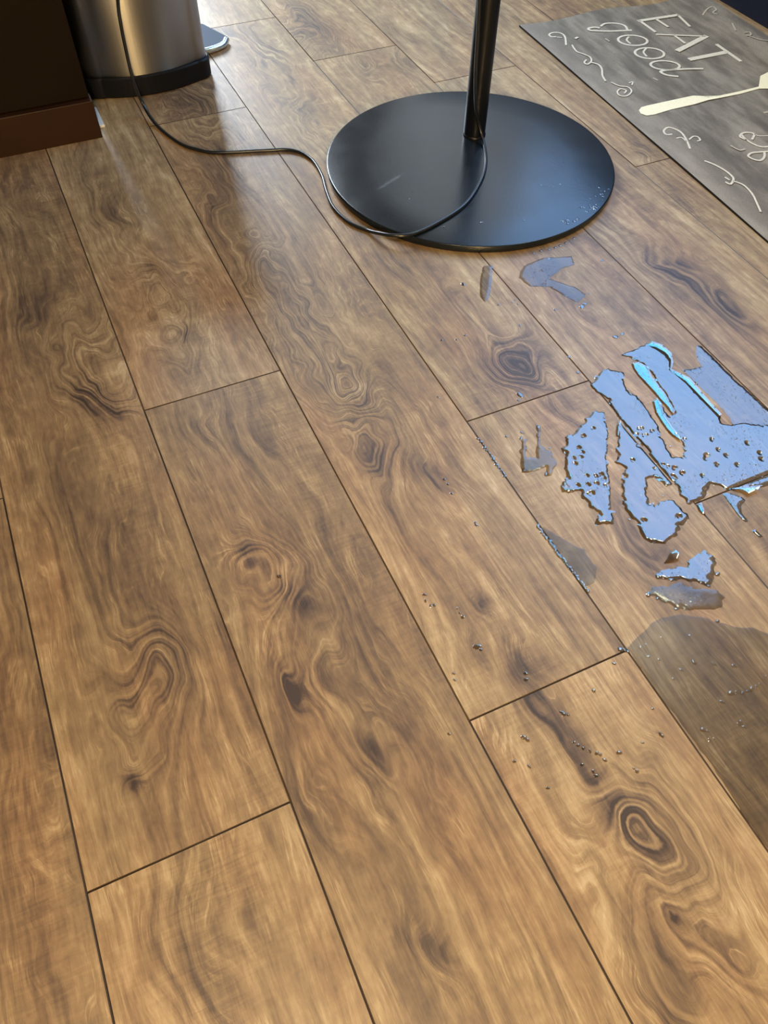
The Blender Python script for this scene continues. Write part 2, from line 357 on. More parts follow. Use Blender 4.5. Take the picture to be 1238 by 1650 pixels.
# ------------------------------------------------------------------ floor: real planks with bevelled edges
def build_floor():
    V, F, MI, PL, FG = [], [], [], [], []
    random.seed(4)
    L = 1.685
    joints = {1: .306, 2: 1.040, 3: .307, 4: .788, 5: .479, 6: 1.921, 7: 1.356}
    e = 0.0014; dep = 0.0022
    feats = []
    for (px, py, sv, su, A, B, m, dk) in FEATS:
        c = at(px, py); feats.append((c.x, c.y, strip_of(c.x), sv, su, A, B, m, dk))
    base = 0
    for k in range(-5, 13):
        x0, x1 = SEAM0 + k * PW, SEAM0 + (k + 1) * PW
        j = joints.get(k, random.uniform(0, L))
        y = j - 2 * L
        while y < 6.6:
            a, b = max(y, -1.3), min(y + L, 6.6); y += L
            if b <= a: continue
            r = (float(k), random.random(), random.random())
            fine = 0 <= k <= 8 and b > -.2 and a < 2.9
            nx, ny = (44, max(2, int((b - a) / .008))) if fine else (1, 1)
            xs = np.linspace(x0 + e, x1 - e, nx + 1); ys = np.linspace(a + e, b - e, ny + 1)
            X, Y = np.meshgrid(xs, ys, indexing='ij')
            fg = np.zeros(X.shape + (3,))
            if fine:
                for (cx, cy, kk, sv, su, A, B, m, dk) in feats:
                    if kk != k or not (a <= cy <= b): continue
                    dx = (X - cx) / sv + 1.0 * (vnoise(X * 14 + 9, Y * 6 + 5) - .5) + .35 * (vnoise(X * 45, Y * 30 + 5) - .5)
                    dy = (Y - cy) / su + 1.3 * (vnoise(X * 16 + 31, Y * 6 + 17) - .5) + .5 * (vnoise(X * 40 + 3, Y * 28) - .5)
                    g = np.exp(-(dx * dx + dy * dy))
                    fg[..., 0] += g * (A * (.70 if m >= 1 else .26) + B * dy * su * (1.1 if m >= .9 else .25)); fg[..., 1] += g * m; fg[..., 2] += g * dk
            n = (nx + 1) * (ny + 1)
            V.append(np.stack([X, Y, 0 * X], -1).reshape(-1, 3)); FG.append(fg.reshape(-1, 3)); PL.append(np.tile(r, (n, 1)))
            I = base + np.arange(n).reshape(nx + 1, ny + 1)
            q = np.stack([I[:-1, :-1], I[1:, :-1], I[1:, 1:], I[:-1, 1:]], -1).reshape(-1, 4)
            F.append(q); MI.append(np.zeros(len(q), int)); base += n
            V.append(np.array([(x0, a, -dep), (x1, a, -dep), (x1, b, -dep), (x0, b, -dep), (x0 + e, a + e, 0), (x1 - e, a + e, 0), (x1 - e, b - e, 0), (x0 + e, b - e, 0)]))
            FG.append(np.zeros((8, 3))); PL.append(np.tile(r, (8, 1)))
            F.append(base + np.array([(0, 1, 5, 4), (1, 2, 6, 5), (2, 3, 7, 6), (3, 0, 4, 7)])); MI.append(np.ones(4, int)); base += 8
    V = np.concatenate(V); F = np.concatenate(F); MI = np.concatenate(MI); PL = np.concatenate(PL); FG = np.concatenate(FG)
    me = bpy.data.meshes.new('floor')
    me.vertices.add(len(V)); me.vertices.foreach_set('co', V.ravel())
    me.loops.add(F.size); me.loops.foreach_set('vertex_index', F.ravel().astype(np.int32))
    me.polygons.add(len(F)); me.polygons.foreach_set('loop_start', (np.arange(len(F)) * 4).astype(np.int32))
    me.update(calc_edges=True)
    me.polygons.foreach_set('material_index', MI.astype(np.int32))
    for nm, arr in (('plank', PL), ('figure', FG)):
        at_ = me.attributes.new(nm, 'FLOAT_VECTOR', 'POINT'); at_.data.foreach_set('vector', arr.ravel())
    me.validate()
    o = link('floor', me, [M_wood, M_groove])
    me.polygons.foreach_set('material_index', MI.astype(np.int32))
    tag(o, kind='structure')
    return o
build_floor()

M_wall = plain('wall_paint', (.55, .54, .52), .8, noise_amt=.04, spec=.2)
def wall_boxes(name, boxes):
    bm = bmesh.new()
    for b in boxes:
        q = box_bm(*b); me = bpy.data.meshes.new('tmp'); q.to_mesh(me); q.free(); bm.from_mesh(me); bpy.data.meshes.remove(me)
    o = from_bm(name, bm, M_wall); tag(o, kind='structure')
wall_boxes('wall_right', [(2.76, 2.9, -1.3, 1.40, -.003, 4.6), (2.76, 2.9, 3.70, 6.6, -.003, 4.6), (2.76, 2.9, 1.40, 3.70, -.003, 1.28), (2.76, 2.9, 1.40, 3.70, 3.68, 3.80), (2.76, 2.9, 1.40, 3.70, 4.40, 4.6)])
wf = from_bm('window_1', box_bm(2.742, 2.76, 1.36, 3.74, 1.24, 1.28, .003), M_white); tag(wf, kind='structure')
# ------------------------------------------------------------------ left cabinet
cabt = empty('kitchen_cabinet', (-0.3, 2.2, 0), 'dark brown kitchen cabinet standing at the left beside the steel bin', 'cabinet')
def child(name, bm, mat, parent, smooth=False):
    o = from_bm(name, bm, mat, parent, smooth)
    o.matrix_parent_inverse = Matrix.Translation(parent.location).inverted()
    return o
child('side_panel', box_bm(-.9, .158, 2.0, 2.14, 0.09, 1.0, .002), M_cab, cabt)
child('unseen_carcass', box_bm(-.9, .128, 2.145, 2.75, 0.0, 1.0, .002), M_cab, cabt)  # unseen cabinet depth, added as a dark surface for the bin to mirror
child('plinth', box_bm(-.9, .162, 1.985, 2.03, 0.0, 0.088, .0015), M_kick, cabt)
tr1 = from_bm('trim_1', box_bm(.152, .178, 2.032, 2.13, 0, .006, .001), M_white)
tag(tr1, kind='structure')

# right-hand cabinet run under the window (deep in shade)
rcab = empty('base_cabinet', (2.4, 2.2, 0), 'dark navy base cabinet along the far edge of the grey rug', 'cabinet')
child('body', box_bm(2.105, 2.70, 0.9, 4.2, 0.0, 0.84, .003), M_navy, rcab)
child('worktop', box_bm(2.085, 2.70, 0.88, 4.2, 0.84, 0.88, .004), M_navy, rcab)

# ------------------------------------------------------------------ steel bin
bint = empty('trash_can', (.335, 2.30, 0), 'brushed steel step bin with black plastic base beside the dark cabinet', 'bin')
def bin_outline(grow=0.0, n=10):
    x0, x1, yf, yb, r = .160 - grow, .500 + grow, 2.176 - grow, 2.46 + grow, .036
    rl = .055
    pts = []
    N = 16
    for i in range(N + 1):       # bowed front
        s = i / N; x = x0 + rl + (x1 - x0 - r - rl) * s
        pts.append((x, yf - .026 * (1 - (2 * s - 1) ** 2)))
    for i in range(1, n):
        a = -math.pi / 2 + math.pi / 2 * i / n
        pts.append((x1 - r + r * math.cos(a), yf + r + r * math.sin(a)))
    pts.append((x1, yb - .06))
    for i in range(0, n + 1):
        a = math.pi / 2 * i / n; pts.append((x1 - .06 + .06 * math.cos(a), yb - .06 + .06 * math.sin(a)))
    for i in range(0, n + 1):
        a = math.pi / 2 + math.pi / 2 * i / n; pts.append((x0 + .06 + .06 * math.cos(a), yb - .06 + .06 * math.sin(a)))
    for i in range(0, n):
        a = math.pi + math.pi / 2 * i / n; pts.append((x0 + rl + rl * math.cos(a), yf + rl + rl * math.sin(a)))
    return pts
def prism_bm(rows):
    bm = bmesh.new(); R = [[bm.verts.new((x, y, z)) for x, y in pts] for pts, z in rows]
    for A, B in zip(R, R[1:]):
        n = len(A)
        for i in range(n): bm.faces.new((A[i], A[(i + 1) % n], B[(i + 1) % n], B[i]))
    bm.faces.new(list(reversed(R[0]))); bm.faces.new(R[-1])
    bmesh.ops.recalc_face_normals(bm, faces=bm.faces)
    return bm
o = child('base', prism_bm([(bin_outline(.0), 0), (bin_outline(.004), .004), (bin_outline(.004), .046), (bin_outline(.001), .050)]), M_binbase, bint)
o['label'] = 'black plastic base ring'
o = child('body', prism_bm([(bin_outline(-.002), .050), (bin_outline(-.002), .66)]), M_steel, bint, True)
o['label'] = 'brushed stainless steel body'
o.data.polygons[-1].use_smooth = False; o.data.polygons[-2].use_smooth = False
child('lid', prism_bm([(bin_outline(.003), .66), (bin_outline(.003), .69), (bin_outline(-.02), .705)]), M_binbase, bint)
# rear flange that sticks out on the right with its bright edge
fl_pts = [(.500, 2.56), (.500, 2.33), (.555, 2.325), (.592, 2.345), (.602, 2.38), (.565, 2.48)]
o = child('hinge_flange', prism_bm([(fl_pts, .0), (fl_pts, .012)]), plain('flange_blue', (.015, .035, .07), .6, spec=.15), bint)
P = smooth_pts([(.505, 2.312, .010), (.545, 2.318, .010), (.580, 2.334, .010), (.598, 2.362, .010)], 6)
o = child('flange_edge', tube_bm(P, .0085, 10), M_chrome, bint, True); o['label'] = 'bright metal edge'

# ------------------------------------------------------------------ lamp base, pole and cable
BC = Vector((.9258, 1.513, 0)); BR = .338
lamp = empty('floor_lamp', BC, 'black floor lamp stand with wide round wet base and off-centre pole', 'lamp')
prof = [(0, 0), (BR - .008, 0), (BR - .001, .001), (BR, .004), (BR, .0145), (BR - .001, .0158), (BR - .003, .0162), (BR * .7, .0172), (BR * .4, .0178), (0, .018)]
child('base', lathe_bm(prof, 160, (BC.x, BC.y)), M_base, lamp, True)
pc = at(764, 216, .018)
child('pole', lathe_bm([(0.0265, .017), (.0265, 1.9), (0, 1.9)], 48, (pc.x, pc.y)), M_pole, lamp, True)
child('pole_collar', lathe_bm([(.0282, .0172), (.0282, .021), (.0266, .0225)], 48, (pc.x, pc.y)), M_pole, lamp, True)

ct = []
for x, y, yy in ((184, -120, 2.00), (190, 0, 2.03), (195, 40, 2.03), (205, 90, 2.035), (215, 130, 2.035)): ct.append(at_y(x, y, yy))
ct.append(at(230, 167, .030)); ct.append(at(252, 201, .006))
for x, y in ((288, 230), (318, 241), (350, 246), (420, 243), (470, 242), (500, 255), (518, 281), (526, 308), (538, 335), (562, 358), (592, 371)): ct.append(at(x, y, .0045))
for x, y, z in ((612, 376, .015), (635, 379.5, .0205), (665, 377, .0205), (705, 359, .0205), (750, 329, .0205), (775, 292, .0205), (783, 262, .0205), (780, 232, .022)): ct.append(at(x, y, z))
for x, y, z in ((773, 205, .045), (768, 180, .09), (766.5, 150, .14), (767, 110, .20), (770, 60, .29), (773, 0, .40)):
    base = Vector((pc.x - .016, pc.y - .028, 0)); d = at(x, y) - EYE
    tt = (pc.y - .0305) / d.y
    q = EYE + d * tt; ct.append(q)
ct.append(ct[-1] + (ct[-1] - ct[-2]) * 2)
cable = from_bm('power_cable', tube_bm(smooth_pts(ct, 10), .0040, 12), M_cable, None, True)
tag(cable, 'thin black power cable curling from the lamp pole over the base to the bin', 'cable')

# ------------------------------------------------------------------ rug
RA, RB, RC = at(837, 39.5, .006), at(1238, 387, .006), at(1000, 22, .006)
ydir = (RB - RA).normalized(); ydir.z = 0; xdir = Vector((-ydir.y, ydir.x, 0))
if xdir.x < 0: xdir = -xdir
def rug_material():
    t = NT('printed_rug'); tc = t.n('ShaderNodeTexCoord').outputs['Object']
    big = t.noise(t.vm('MULTIPLY', tc, (9, 1.8, 1)), 1.0, 3.0, 0.6)
    mid = t.noise(t.vm('MULTIPLY', tc, (24, 7, 1)), 1.0, 4.0, 0.6)
    f = t.math('MULTIPLY_ADD', mid, 0.5, t.math('MULTIPLY', big, 0.6))
    col = t.ramp(f, [(.30, (.095, .085, .075)), (.50, (.18, .162, .140)), (.62, (.29, .262, .222)), (.8, (.39, .36, .31))])
    sep = t.n('ShaderNodeSeparateXYZ'); t.l(tc, sep.inputs[0])
    # paler printed margin along the near long edge
    edge = t.math('MULTIPLY_ADD', sep.outputs[0], -9.0, 1.0, clamp=True)
    col = t.mix(t.math('MULTIPLY', edge, 0.45), col, (.40, .36, .315, 1))
    w = t.n('ShaderNodeTexVoronoi'); w.inputs['Scale'].default_value = 420; t.l(tc, w.inputs['Vector'])
    col = t.mix(t.math('MULTIPLY', w.outputs['Distance'], 0.5, clamp=True), col, t.mix(1.0, col, (.55, .55, .55, 1), 'MULTIPLY'))
    t.set(**{'Base Color': col, 'Roughness': 0.95, 'Specular IOR Level': 0.1})
    t.l(t.bump(w.outputs['Distance'], 0.6, 0.001), t.b.inputs['Normal'])
    return t.m
rug = empty('printed_rug', (RA.x, RA.y, 0), 'grey printed rug with white EAT good lettering and a fork', 'rug')
ang = math.atan2(-ydir.x * 1.0, ydir.y * 1.0)
# rug frame: x away from near edge, y from the EAT corner towards the camera side
RUG = Matrix((( xdir.x, ydir.x, 0, RA.x), (xdir.y, ydir.y, 0, RA.y), (0, 0, 1, 0), (0, 0, 0, 1)))
RUGI = RUG.inverted()
W_R, L_R = .655, 1.45
def rug_mesh():
    bm = bmesh.new(); nx, ny = 32, 60; top = []
    for j in range(ny + 1):
        row = []
        for i in range(nx + 1):
            x, y = W_R * i / nx, L_R * j / ny
            yy = y + .010 * math.sin(i * .35) * (1 - min(1, y / .2))
            row.append(bm.verts.new((x, yy, .0052 + .0006 * math.sin(x * 23 + y * 9))))
        top.append(row)
    for j in range(ny):
        for i in range(nx): bm.faces.new((top[j][i], top[j][i + 1], top[j + 1][i + 1], top[j + 1][i]))
    border = top[0] + [r[-1] for r in top[1:]] + list(reversed(top[-1][:-1])) + [r[0] for r in reversed(top[1:-1])]
    low = [bm.verts.new((v.co.x, v.co.y, .0)) for v in border]
    n = len(border)
    for i in range(n):
        f = bm.faces.new((border[i], border[(i + 1) % n], low[(i + 1) % n], low[i])); f.material_index = 1
    bm.faces.new(low)
    bmesh.ops.recalc_face_normals(bm, faces=bm.faces)
    return bm
M_rug = rug_material(); M_rugedge = plain('rug_rubber', (.008, .007, .007), .7, spec=.2)
rug_o = from_bm('pile', rug_mesh(), [M_rug, M_rugedge], rug)
rug.matrix_world = RUG
M_print = plain('print_cream', (.64, .60, .51), .9, 0, .25, 200, spec=.1)
M_fork = plain('print_fork_cream', (.86, .81, .60), .9, 0, .15, 200, spec=.1)
M_faint = plain('print_faint', (.42, .39, .33), .9, 0, .3, 200, spec=.1)
def R_(x, y):   # pixel -> rug-local
    p = RUGI @ at(x, y, .006); return Vector((p.x, p.y, 0))
def stroke(bm, P, w, z=.0064, taper=False):
    w *= 1.2
    n = len(P); L = []; Rr = []
    for i, p in enumerate(P):
        t = (P[min(i + 1, n - 1)] - P[max(i - 1, 0)]); t.z = 0
        if t.length < 1e-7: t = Vector((1, 0, 0))
        t.normalize(); nn = Vector((-t.y, t.x, 0))
        ww = w * (.35 + .65 * math.sin(math.pi * min(1, max(0, i / (n - 1))))) if taper else w
        L.append(bm.verts.new((p.x + nn.x * ww, p.y + nn.y * ww, z))); Rr.append(bm.verts.new((p.x - nn.x * ww, p.y - nn.y * ww, z)))
    for i in range(n - 1): bm.faces.new((L[i], Rr[i], Rr[i + 1], L[i + 1]))
c3 = lambda x, y: R_(830 + x / 3.034, y / 3.034)
c5 = lambda x, y: R_(1050 + x / 5.5, y / 5.5)
c4 = lambda x, y: R_(840 + x / 4.421, y / 4.421)
def ell(cx, cy, rx, ry, f, a0=0, a1=360, tilt=0):
    o = []
    for i in range(25):
        a = math.radians(a0 + (a1 - a0) * i / 24); x, y = rx * math.cos(a), ry * math.sin(a); tl = math.radians(tilt)
        o.append(f(cx + x * math.cos(tl) - y * math.sin(tl), cy + x * math.sin(tl) + y * math.cos(tl)))
    return o
bm = bmesh.new()
S = lambda f, pts, w, sm=True, taper=False: stroke(bm, smooth_pts([f(*p) for p in pts], 6) if sm and len(pts) > 2 else [f(*p) for p in pts], w, taper=taper)
S(c3, [(600, 103), (800, 73)], .0058); S(c3, [(604, 97), (688, 157)], .0040); S(c3, [(688, 92), (750, 132)], .0036); S(c3, [(795, 72), (856, 130)], .0036)
S(c5, [(40, 305), (480, 322)], .0030); S(c5, [(228, 452), (490, 318)], .0072); S(c5, [(200, 312), (300, 385)], .0034)
S(c5, [(332, 528), (665, 462)], .0072); S(c5, [(575, 392), (795, 545)], .0046)
S(c4, [(568, 188), (600, 168), (680, 167), (738, 183), (757, 212)], .0030)
S(c4, [(790, 215), (640, 222), (545, 220), (492, 216), (482, 202), (525, 194), (560, 200)], .0034)
stroke(bm, ell(795, 288, 105, 36, c4, tilt=4), .0030); S(c4, [(768, 262), (752, 285), (780, 312)], .0024)
stroke(bm, ell(915, 380, 105, 38, c4, tilt=4), .0030); S(c4, [(892, 345), (872, 372), (895, 402)], .0024)
stroke(bm, ell(1026, 466, 104, 32, c4, tilt=4), .0030)
S(c5, [(460, 610), (300, 612), (100, 628), (95, 648), (150, 668), (240, 678)], .0034)
o = from_bm('lettering', bm, M_print, rug); o['label'] = 'cream printed words EAT good'
ORN_MAT = M_print; ORN_NAME = 'printed_curl'
def S1(f, pts, w):
    q = bmesh.new(); stroke(q, smooth_pts([f(*p) for p in pts], 6) if len(pts) > 2 else [f(*p) for p in pts], w)
    from_bm(ORN_NAME, q, ORN_MAT, rug)
S1(c4, [(250, 262), (215, 262), (200, 245), (232, 232), (280, 236), (312, 262), (320, 322)], .0022)
S1(c4, [(255, 265), (290, 268)], .0016); S1(c4, [(385, 275), (405, 264)], .003)
S1(c4, [(362, 320), (395, 366), (445, 385), (492, 408), (500, 437), (472, 458), (450, 445), (466, 425)], .0020)
S1(c4, [(500, 445), (550, 460), (575, 492), (580, 540), (602, 578)], .0022)
S1(c4, [(640, 585), (700, 612), (760, 620), (787, 650), (755, 682), (705, 682), (685, 655), (708, 633), (748, 645), (735, 665)], .0018)
S1(c4, [(768, 592), (795, 583), (790, 605)], .0016)
S1(c5, [(185, 1190), (130, 1192), (110, 1160), (145, 1130), (200, 1140), (265, 1175), (310, 1240), (342, 1318)], .0022)
S1(c5, [(222, 1226), (268, 1220), (312, 1256)], .0016); S1(c5, [(335, 1238), (370, 1210), (412, 1214), (432, 1242), (405, 1250)], .0018)
S1(c5, [(470, 1425), (560, 1460), (650, 1510), (712, 1560), (727, 1592), (700, 1632), (655, 1612)], .0022); S1(c5, [(650, 1570), (692, 1596)], .002)
S1(c3, [(1066, 885), (1118, 905), (1160, 948), (1186, 1000), (1202, 1036)], .0020)
S1(c5, [(850, 1242), (800, 1222), (785, 1205), (810, 1180), (862, 1175), (912, 1190), (890, 1238)], .0024)
S1(c5, [(800, 1195), (830, 1230), (900, 1275), (980, 1302), (1080, 1295)], .0024); S1(c5, [(912, 1190), (960, 1205), (1080, 1200)], .0014)
S1(c5, [(1060, 1340), (950, 1348), (888, 1356), (858, 1382), (900, 1410), (965, 1422), (1000, 1392), (1002, 1350)], .0024)
S1(c5, [(1050, 1395), (1100, 1400), (1150, 1440)], .0022)
ORN_MAT = M_faint; ORN_NAME = 'faded_curl'
S1(c5, [(455, 135), (490, 85), (540, 60), (575, 85), (545, 110), (585, 128)], .0022); S1(c5, [(715, 205), (748, 272)], .0022)
S1(c5, [(820, 290), (870, 285), (880, 310), (840, 315)], .0022); S1(c5, [(870, 320), (960, 350), (1040, 360)], .0018); S1(c5, [(700, 1290), (780, 1330), (830, 1320)], .002)
S1(c4, [(600, 275), (630, 295)], .0022); S1(c4, [(940, 555), (975, 572)], .0022); S1(c5, [(995, 1000), (1040, 990)], .003)
bm = bmesh.new()
hp = [c3(*q) for q in [(606, 540), (618, 525), (650, 516), (760, 492), (872, 468), (915, 470), (945, 477), (1000, 468), (1100, 447), (1192, 424), (1200, 372), (1240, 352), (1330, 332), (1440, 330), (1440, 345), (1330, 357), (1330, 366), (1442, 362), (1442, 377), (1330, 388), (1330, 396), (1442, 395), (1442, 410), (1300, 420), (1240, 434), (1195, 434), (1100, 460), (1000, 480), (945, 490), (880, 510), (760, 537), (685, 560), (645, 566), (615, 556)]]
vs = [bm.verts.new((p.x, p.y, .0066)) for p in hp]
f = bm.faces.new(vs); bmesh.ops.triangulate(bm, faces=[f]); bmesh.ops.recalc_face_normals(bm, faces=bm.faces)
for f in bm.faces:
    if f.normal.z < 0: f.normal_flip()
from_bm('fork_print', bm, M_fork, rug)['label'] = 'cream printed fork'

# ------------------------------------------------------------------ water
def sdf(poly, X, Y):
    P = np.array(poly); n = len(P); d = np.full(X.shape, 1e9); s = np.ones(X.shape)
    for i in range(n):
        a = P[i]; b = P[i - 1]; e = b - a; wx = X - a[0]; wy = Y - a[1]
        h = np.clip((wx * e[0] + wy * e[1]) / (e @ e + 1e-12), 0, 1)
        d = np.minimum(d, (wx - e[0] * h) ** 2 + (wy - e[1] * h) ** 2)
        c1 = Y >= a[1]; c2 = Y < b[1]; c3_ = e[0] * wy > e[1] * wx
        flip = (c1 & c2 & c3_) | (~c1 & ~c2 & ~c3_); s = np.where(flip, -s, s)
    return s * np.sqrt(d)      # negative inside
def world_poly(px): return [(at(*p).x, at(*p).y) for p in px]
def puddle_mesh(polys, holes=(), cell=.0018, H=.0012, wid=.007, jag=.0042, jscale=120, lines=(), pits=(), edge_pow=1.0, slope=0, tex=0.0, clump=None):
    polys = [world_poly(p) for p in polys]; holes = [world_poly(p) for p in holes]
    allp = np.array([q for p in polys for q in p]); lo = allp.min(0) - .012; hi = allp.max(0) + .012
    xs = np.arange(lo[0], hi[0], cell); ys = np.arange(lo[1], hi[1], cell)
    X, Y = np.meshgrid(xs, ys, indexing='ij')
    def field(X, Y):
        d = np.full(X.shape, 1e9)
        for p in polys: d = np.minimum(d, sdf(p, X, Y))
        for h in holes: d = np.maximum(d, -sdf(h, X, Y))
        d = d + jag * ((vnoise(X * jscale + 7, Y * jscale + 3) - .5) * 1.3 + (vnoise(X * jscale * 2.3, Y * jscale * 2.3) - .5) * .8)
        for (a, b, w) in lines:
            a = at(*a); b = at(*b); ex, ey = b.x - a.x, b.y - a.y
            h = np.clip(((X - a.x) * ex + (Y - a.y) * ey) / (ex * ex + ey * ey), 0, 1)
            d = np.maximum(d, w - np.hypot(X - a.x - ex * h, Y - a.y - ey * h))
        for (px, py, r) in pits:
            a = at(px, py); d = np.maximum(d, r * (1 + .5 * (vnoise(X * 200, Y * 200) - .5)) - np.hypot(X - a.x, (Y - a.y)))
        return d
    D = field(X, Y); ee = 1e-4
    gx = (field(X + ee, Y) - D) / ee; gy = (field(X, Y + ee) - D) / ee; gl = np.hypot(gx, gy) + 1e-6
    near = np.abs(D) < cell * .72
    st = np.clip(D / gl, -cell * .8, cell * .8)
    Xn = np.where(near, X - gx / gl * st, X); Yn = np.where(near, Y - gy / gl * st, Y)
    Dn = np.where(near, 0, D)
    dd = np.clip(-Dn / wid, 0, 1)
    Z = .00015 + H * np.power(1 - (1 - dd) ** 2, edge_pow) + tex * (vnoise(Xn * 160, Yn * 160) - .5) * dd
    if slope:      # bead top shaped to lean towards the room, so it mirrors an added light
        ins = Dn <= 0
        cy_, cx_ = Yn[ins], Xn[ins]
        bb = np.polyfit(cy_, cx_, 1)[0] if np.ptp(cy_) > np.ptp(cx_) else 0.0
        off = (Xn - bb * Yn); off = off - np.percentile(off[ins], 3)
        Z = Z + slope * np.maximum(off, 0)
    verts = []; idx = -np.ones(X.shape, int); faces = []
    inside = Dn <= 1e-9
    nx, ny = X.shape
    q = inside[:-1, :-1] & inside[1:, :-1] & inside[1:, 1:] & inside[:-1, 1:]
    keep = q & ((D[:-1, :-1] + D[1:, :-1] + D[1:, 1:] + D[:-1, 1:]) < 0)
    for i, j in zip(*np.nonzero(keep)):
        f = []
        for a, b in ((i, j), (i + 1, j), (i + 1, j + 1), (i, j + 1)):
            if idx[a, b] < 0:
                idx[a, b] = len(verts); verts.append((float(Xn[a, b]), float(Yn[a, b]), float(Z[a, b])))
            f.append(int(idx[a, b]))
        faces.append(f)
    me = bpy.data.meshes.new('puddle'); me.from_pydata(verts, [], faces); me.update()
    return me
Z5 = lambda L: [(860 + x / 3.275, 540 + y / 3.275) for x, y in L]
Z2 = lambda L: [(980 + x / 4.023, 840 + y / 4.023) for x, y in L]
Z11 = lambda L: [(1100 + x / 3.93, 540 + y / 3.93) for x, y in L]
Z6 = lambda L: [(740 + x / 4.585, 640 + y / 4.585) for x, y in L]
Z54 = lambda L: [(740 + x / 3.869, 400 + y / 3.869) for x, y in L]

A = Z5([(300,265),(340,200),(400,180),(470,195),(480,260),(510,305),(545,320),(600,390),(660,490),(670,530),(700,590),(740,640),(790,645),(860,600),(1000,560),(1300,560),(1300,770),(1210,800),(1150,800),(1080,815),(1020,812),(940,790),(910,820),(905,860),(850,885),(810,890),(770,830),(740,775),(700,800),(640,740),(600,610),(470,455),(430,420),(410,370),(380,330),(335,300)])
B = Z5([(465,105),(520,75),(600,45),(660,60),(710,95),(730,140),(730,180),(790,215),(850,290),(920,360),(985,430),(990,460),(1045,470),(1100,460),(1300,480),(1300,740),(1000,720),(790,645),(800,610),(780,565),(740,535),(700,495),(660,435),(640,390),(632,350),(650,340),(670,350),(690,400),(720,425),(745,410),(690,310),(640,240),(610,190),(580,155),(530,130)])
C = Z5([(790,185),(850,175),(885,165),(860,110),(860,55),(890,60),(960,130),(1060,230),(1160,320),(1300,450),(1300,560),(1060,500),(1040,440),(960,350),(880,280),(820,215)])
Dp = Z5([(455,460),(435,500),(445,560),(430,600),(450,640),(430,670),(485,705),(460,760),(470,850),(480,920),(520,970),(550,990),(560,1040),(600,1090),(700,1100),(730,1070),(765,1060),(770,1010),(830,970),(800,935),(740,870),(680,875),(640,900),(610,870),(600,820),(595,760),(640,740),(700,810),(740,785),(600,610),(480,470)])
E_ = Z5([(380,405),(335,400),(290,425),(265,445),(275,460),(240,490),(215,520),(165,540),(175,570),(150,600),(165,630),(160,680),(175,740),(135,800),(150,830),(240,822),(265,870),(300,910),(340,935),(345,960),(320,1000),(420,995),(425,930),(400,930),(405,860),(400,750),(385,600),(390,500),(380,430)])
random.seed(8)
def rpits(n, box, r0, r1): return [(random.uniform(box[0], box[2]), random.uniform(box[1], box[3]), random.uniform(r0, r1)) for _ in range(n)]
seamline = [((999, 679), (1088, 783), .0012), ((1120, 812), (1260, 757), .0010)]
pits = rpits(18, (995, 740, 1100, 850), .0008, .0024) + rpits(12, (1010, 690, 1090, 760), .0008, .0016) + [(1140, 735, .003)] + rpits(14, (1080, 700, 1230, 770), .0008, .0014)
big = link('water_puddle', puddle_mesh([A, B, Dp], [Z5([(598, 755), (650, 768), (700, 815), (770, 835), (790, 870), (735, 862), (670, 862), (620, 845)])], lines=seamline, pits=pits, tex=.00010), M_water, smooth=True)
tag(big, 'largest puddle of spilled water, shining blue on the wooden planks', 'puddle')
def ridge(px, cell=.0016, parent=big, jag=.0004, name='water_ridge', slope=.15):
    o = link(name, puddle_mesh([px], H=.0004, wid=.0015, cell=cell, jag=jag, slope=slope), M_ridge, parent, True)
    for v in o.data.vertices: v.co.z += .0003
    return o
ridge(Z5([(515,150),(550,145),(600,175),(625,230),(690,310),(745,405),(732,425),(690,370),(600,270),(550,215),(525,180)]), slope=0.15)
ridge(Z5([(625,350),(650,336),(668,360),(690,430),(730,490),(780,552),(770,566),(720,525),(680,475),(640,410)]), slope=0.148)
ridge(Z5([(592,50),(620,36),(680,62),(725,105),(735,150),(728,182),(820,232),(900,325),(990,425),(975,436),(880,340),(800,255),(712,192),(715,140),(690,105),(640,75),(598,64)]), slope=0.18)
ridge(Z5([(1020,812),(1100,806),(1200,806),(1190,820),(1130,850),(1100,830)]), slope=0.15)
ridge(Z5([(1115,655),(1135,650),(1180,690),(1160,697)]), slope=0.155)
ridge(Z5([(858,895),(885,885),(905,935),(890,950),(870,930)]), slope=0.115)
ridge(Z5([(440,470),(462,455),(455,490),(450,530),(438,545),(432,510)]), slope=0.14)
ridge(Z5([(555,1010),(570,1005),(600,1060),(605,1085),(580,1075),(560,1040)]), slope=0.14)

def pud(polys, label, holes=(), mat=M_water, **kw):
    o = link('water_puddle', puddle_mesh(polys, holes, **kw), mat, smooth=True)
    return tag(o, label, 'puddle')
pud([C], 'pale thin wet streak along the right edge of the largest puddle', mat=M_thin, H=.0006, jag=.002)
pud([E_], 'jagged puddle just left of the largest puddle, its lower tip pointing down', pits=rpits(22, (910, 690, 980, 800), .0008, .0019), tex=.0001)
pud([Z2([(510,260),(560,230),(620,190),(680,220),(705,280),(690,330),(680,400),(640,430),(580,400),(500,380),(440,385),(310,370),(310,345),(380,310),(450,300),(510,300)])], 'small grey puddle with a rounded head, below the largest puddle', H=.0008)
pud([Z2([(245,480),(290,430),(380,420),(480,400),(560,430),(700,440),(745,490),(740,560),(680,580),(560,575),(430,560),(350,520),(300,490)])], 'thin pale puddle under the small grey round-headed puddle', mat=M_film, H=.0006)
yd = pud([Z2([(358,277),(385,240),(400,205),(440,190),(470,215),(455,255),(410,270)])], 'small bright yellowish teardrop of water above the round-headed puddle', mat=M_ridge, H=.0008, wid=.003, cell=.0012, jag=0, slope=.09)
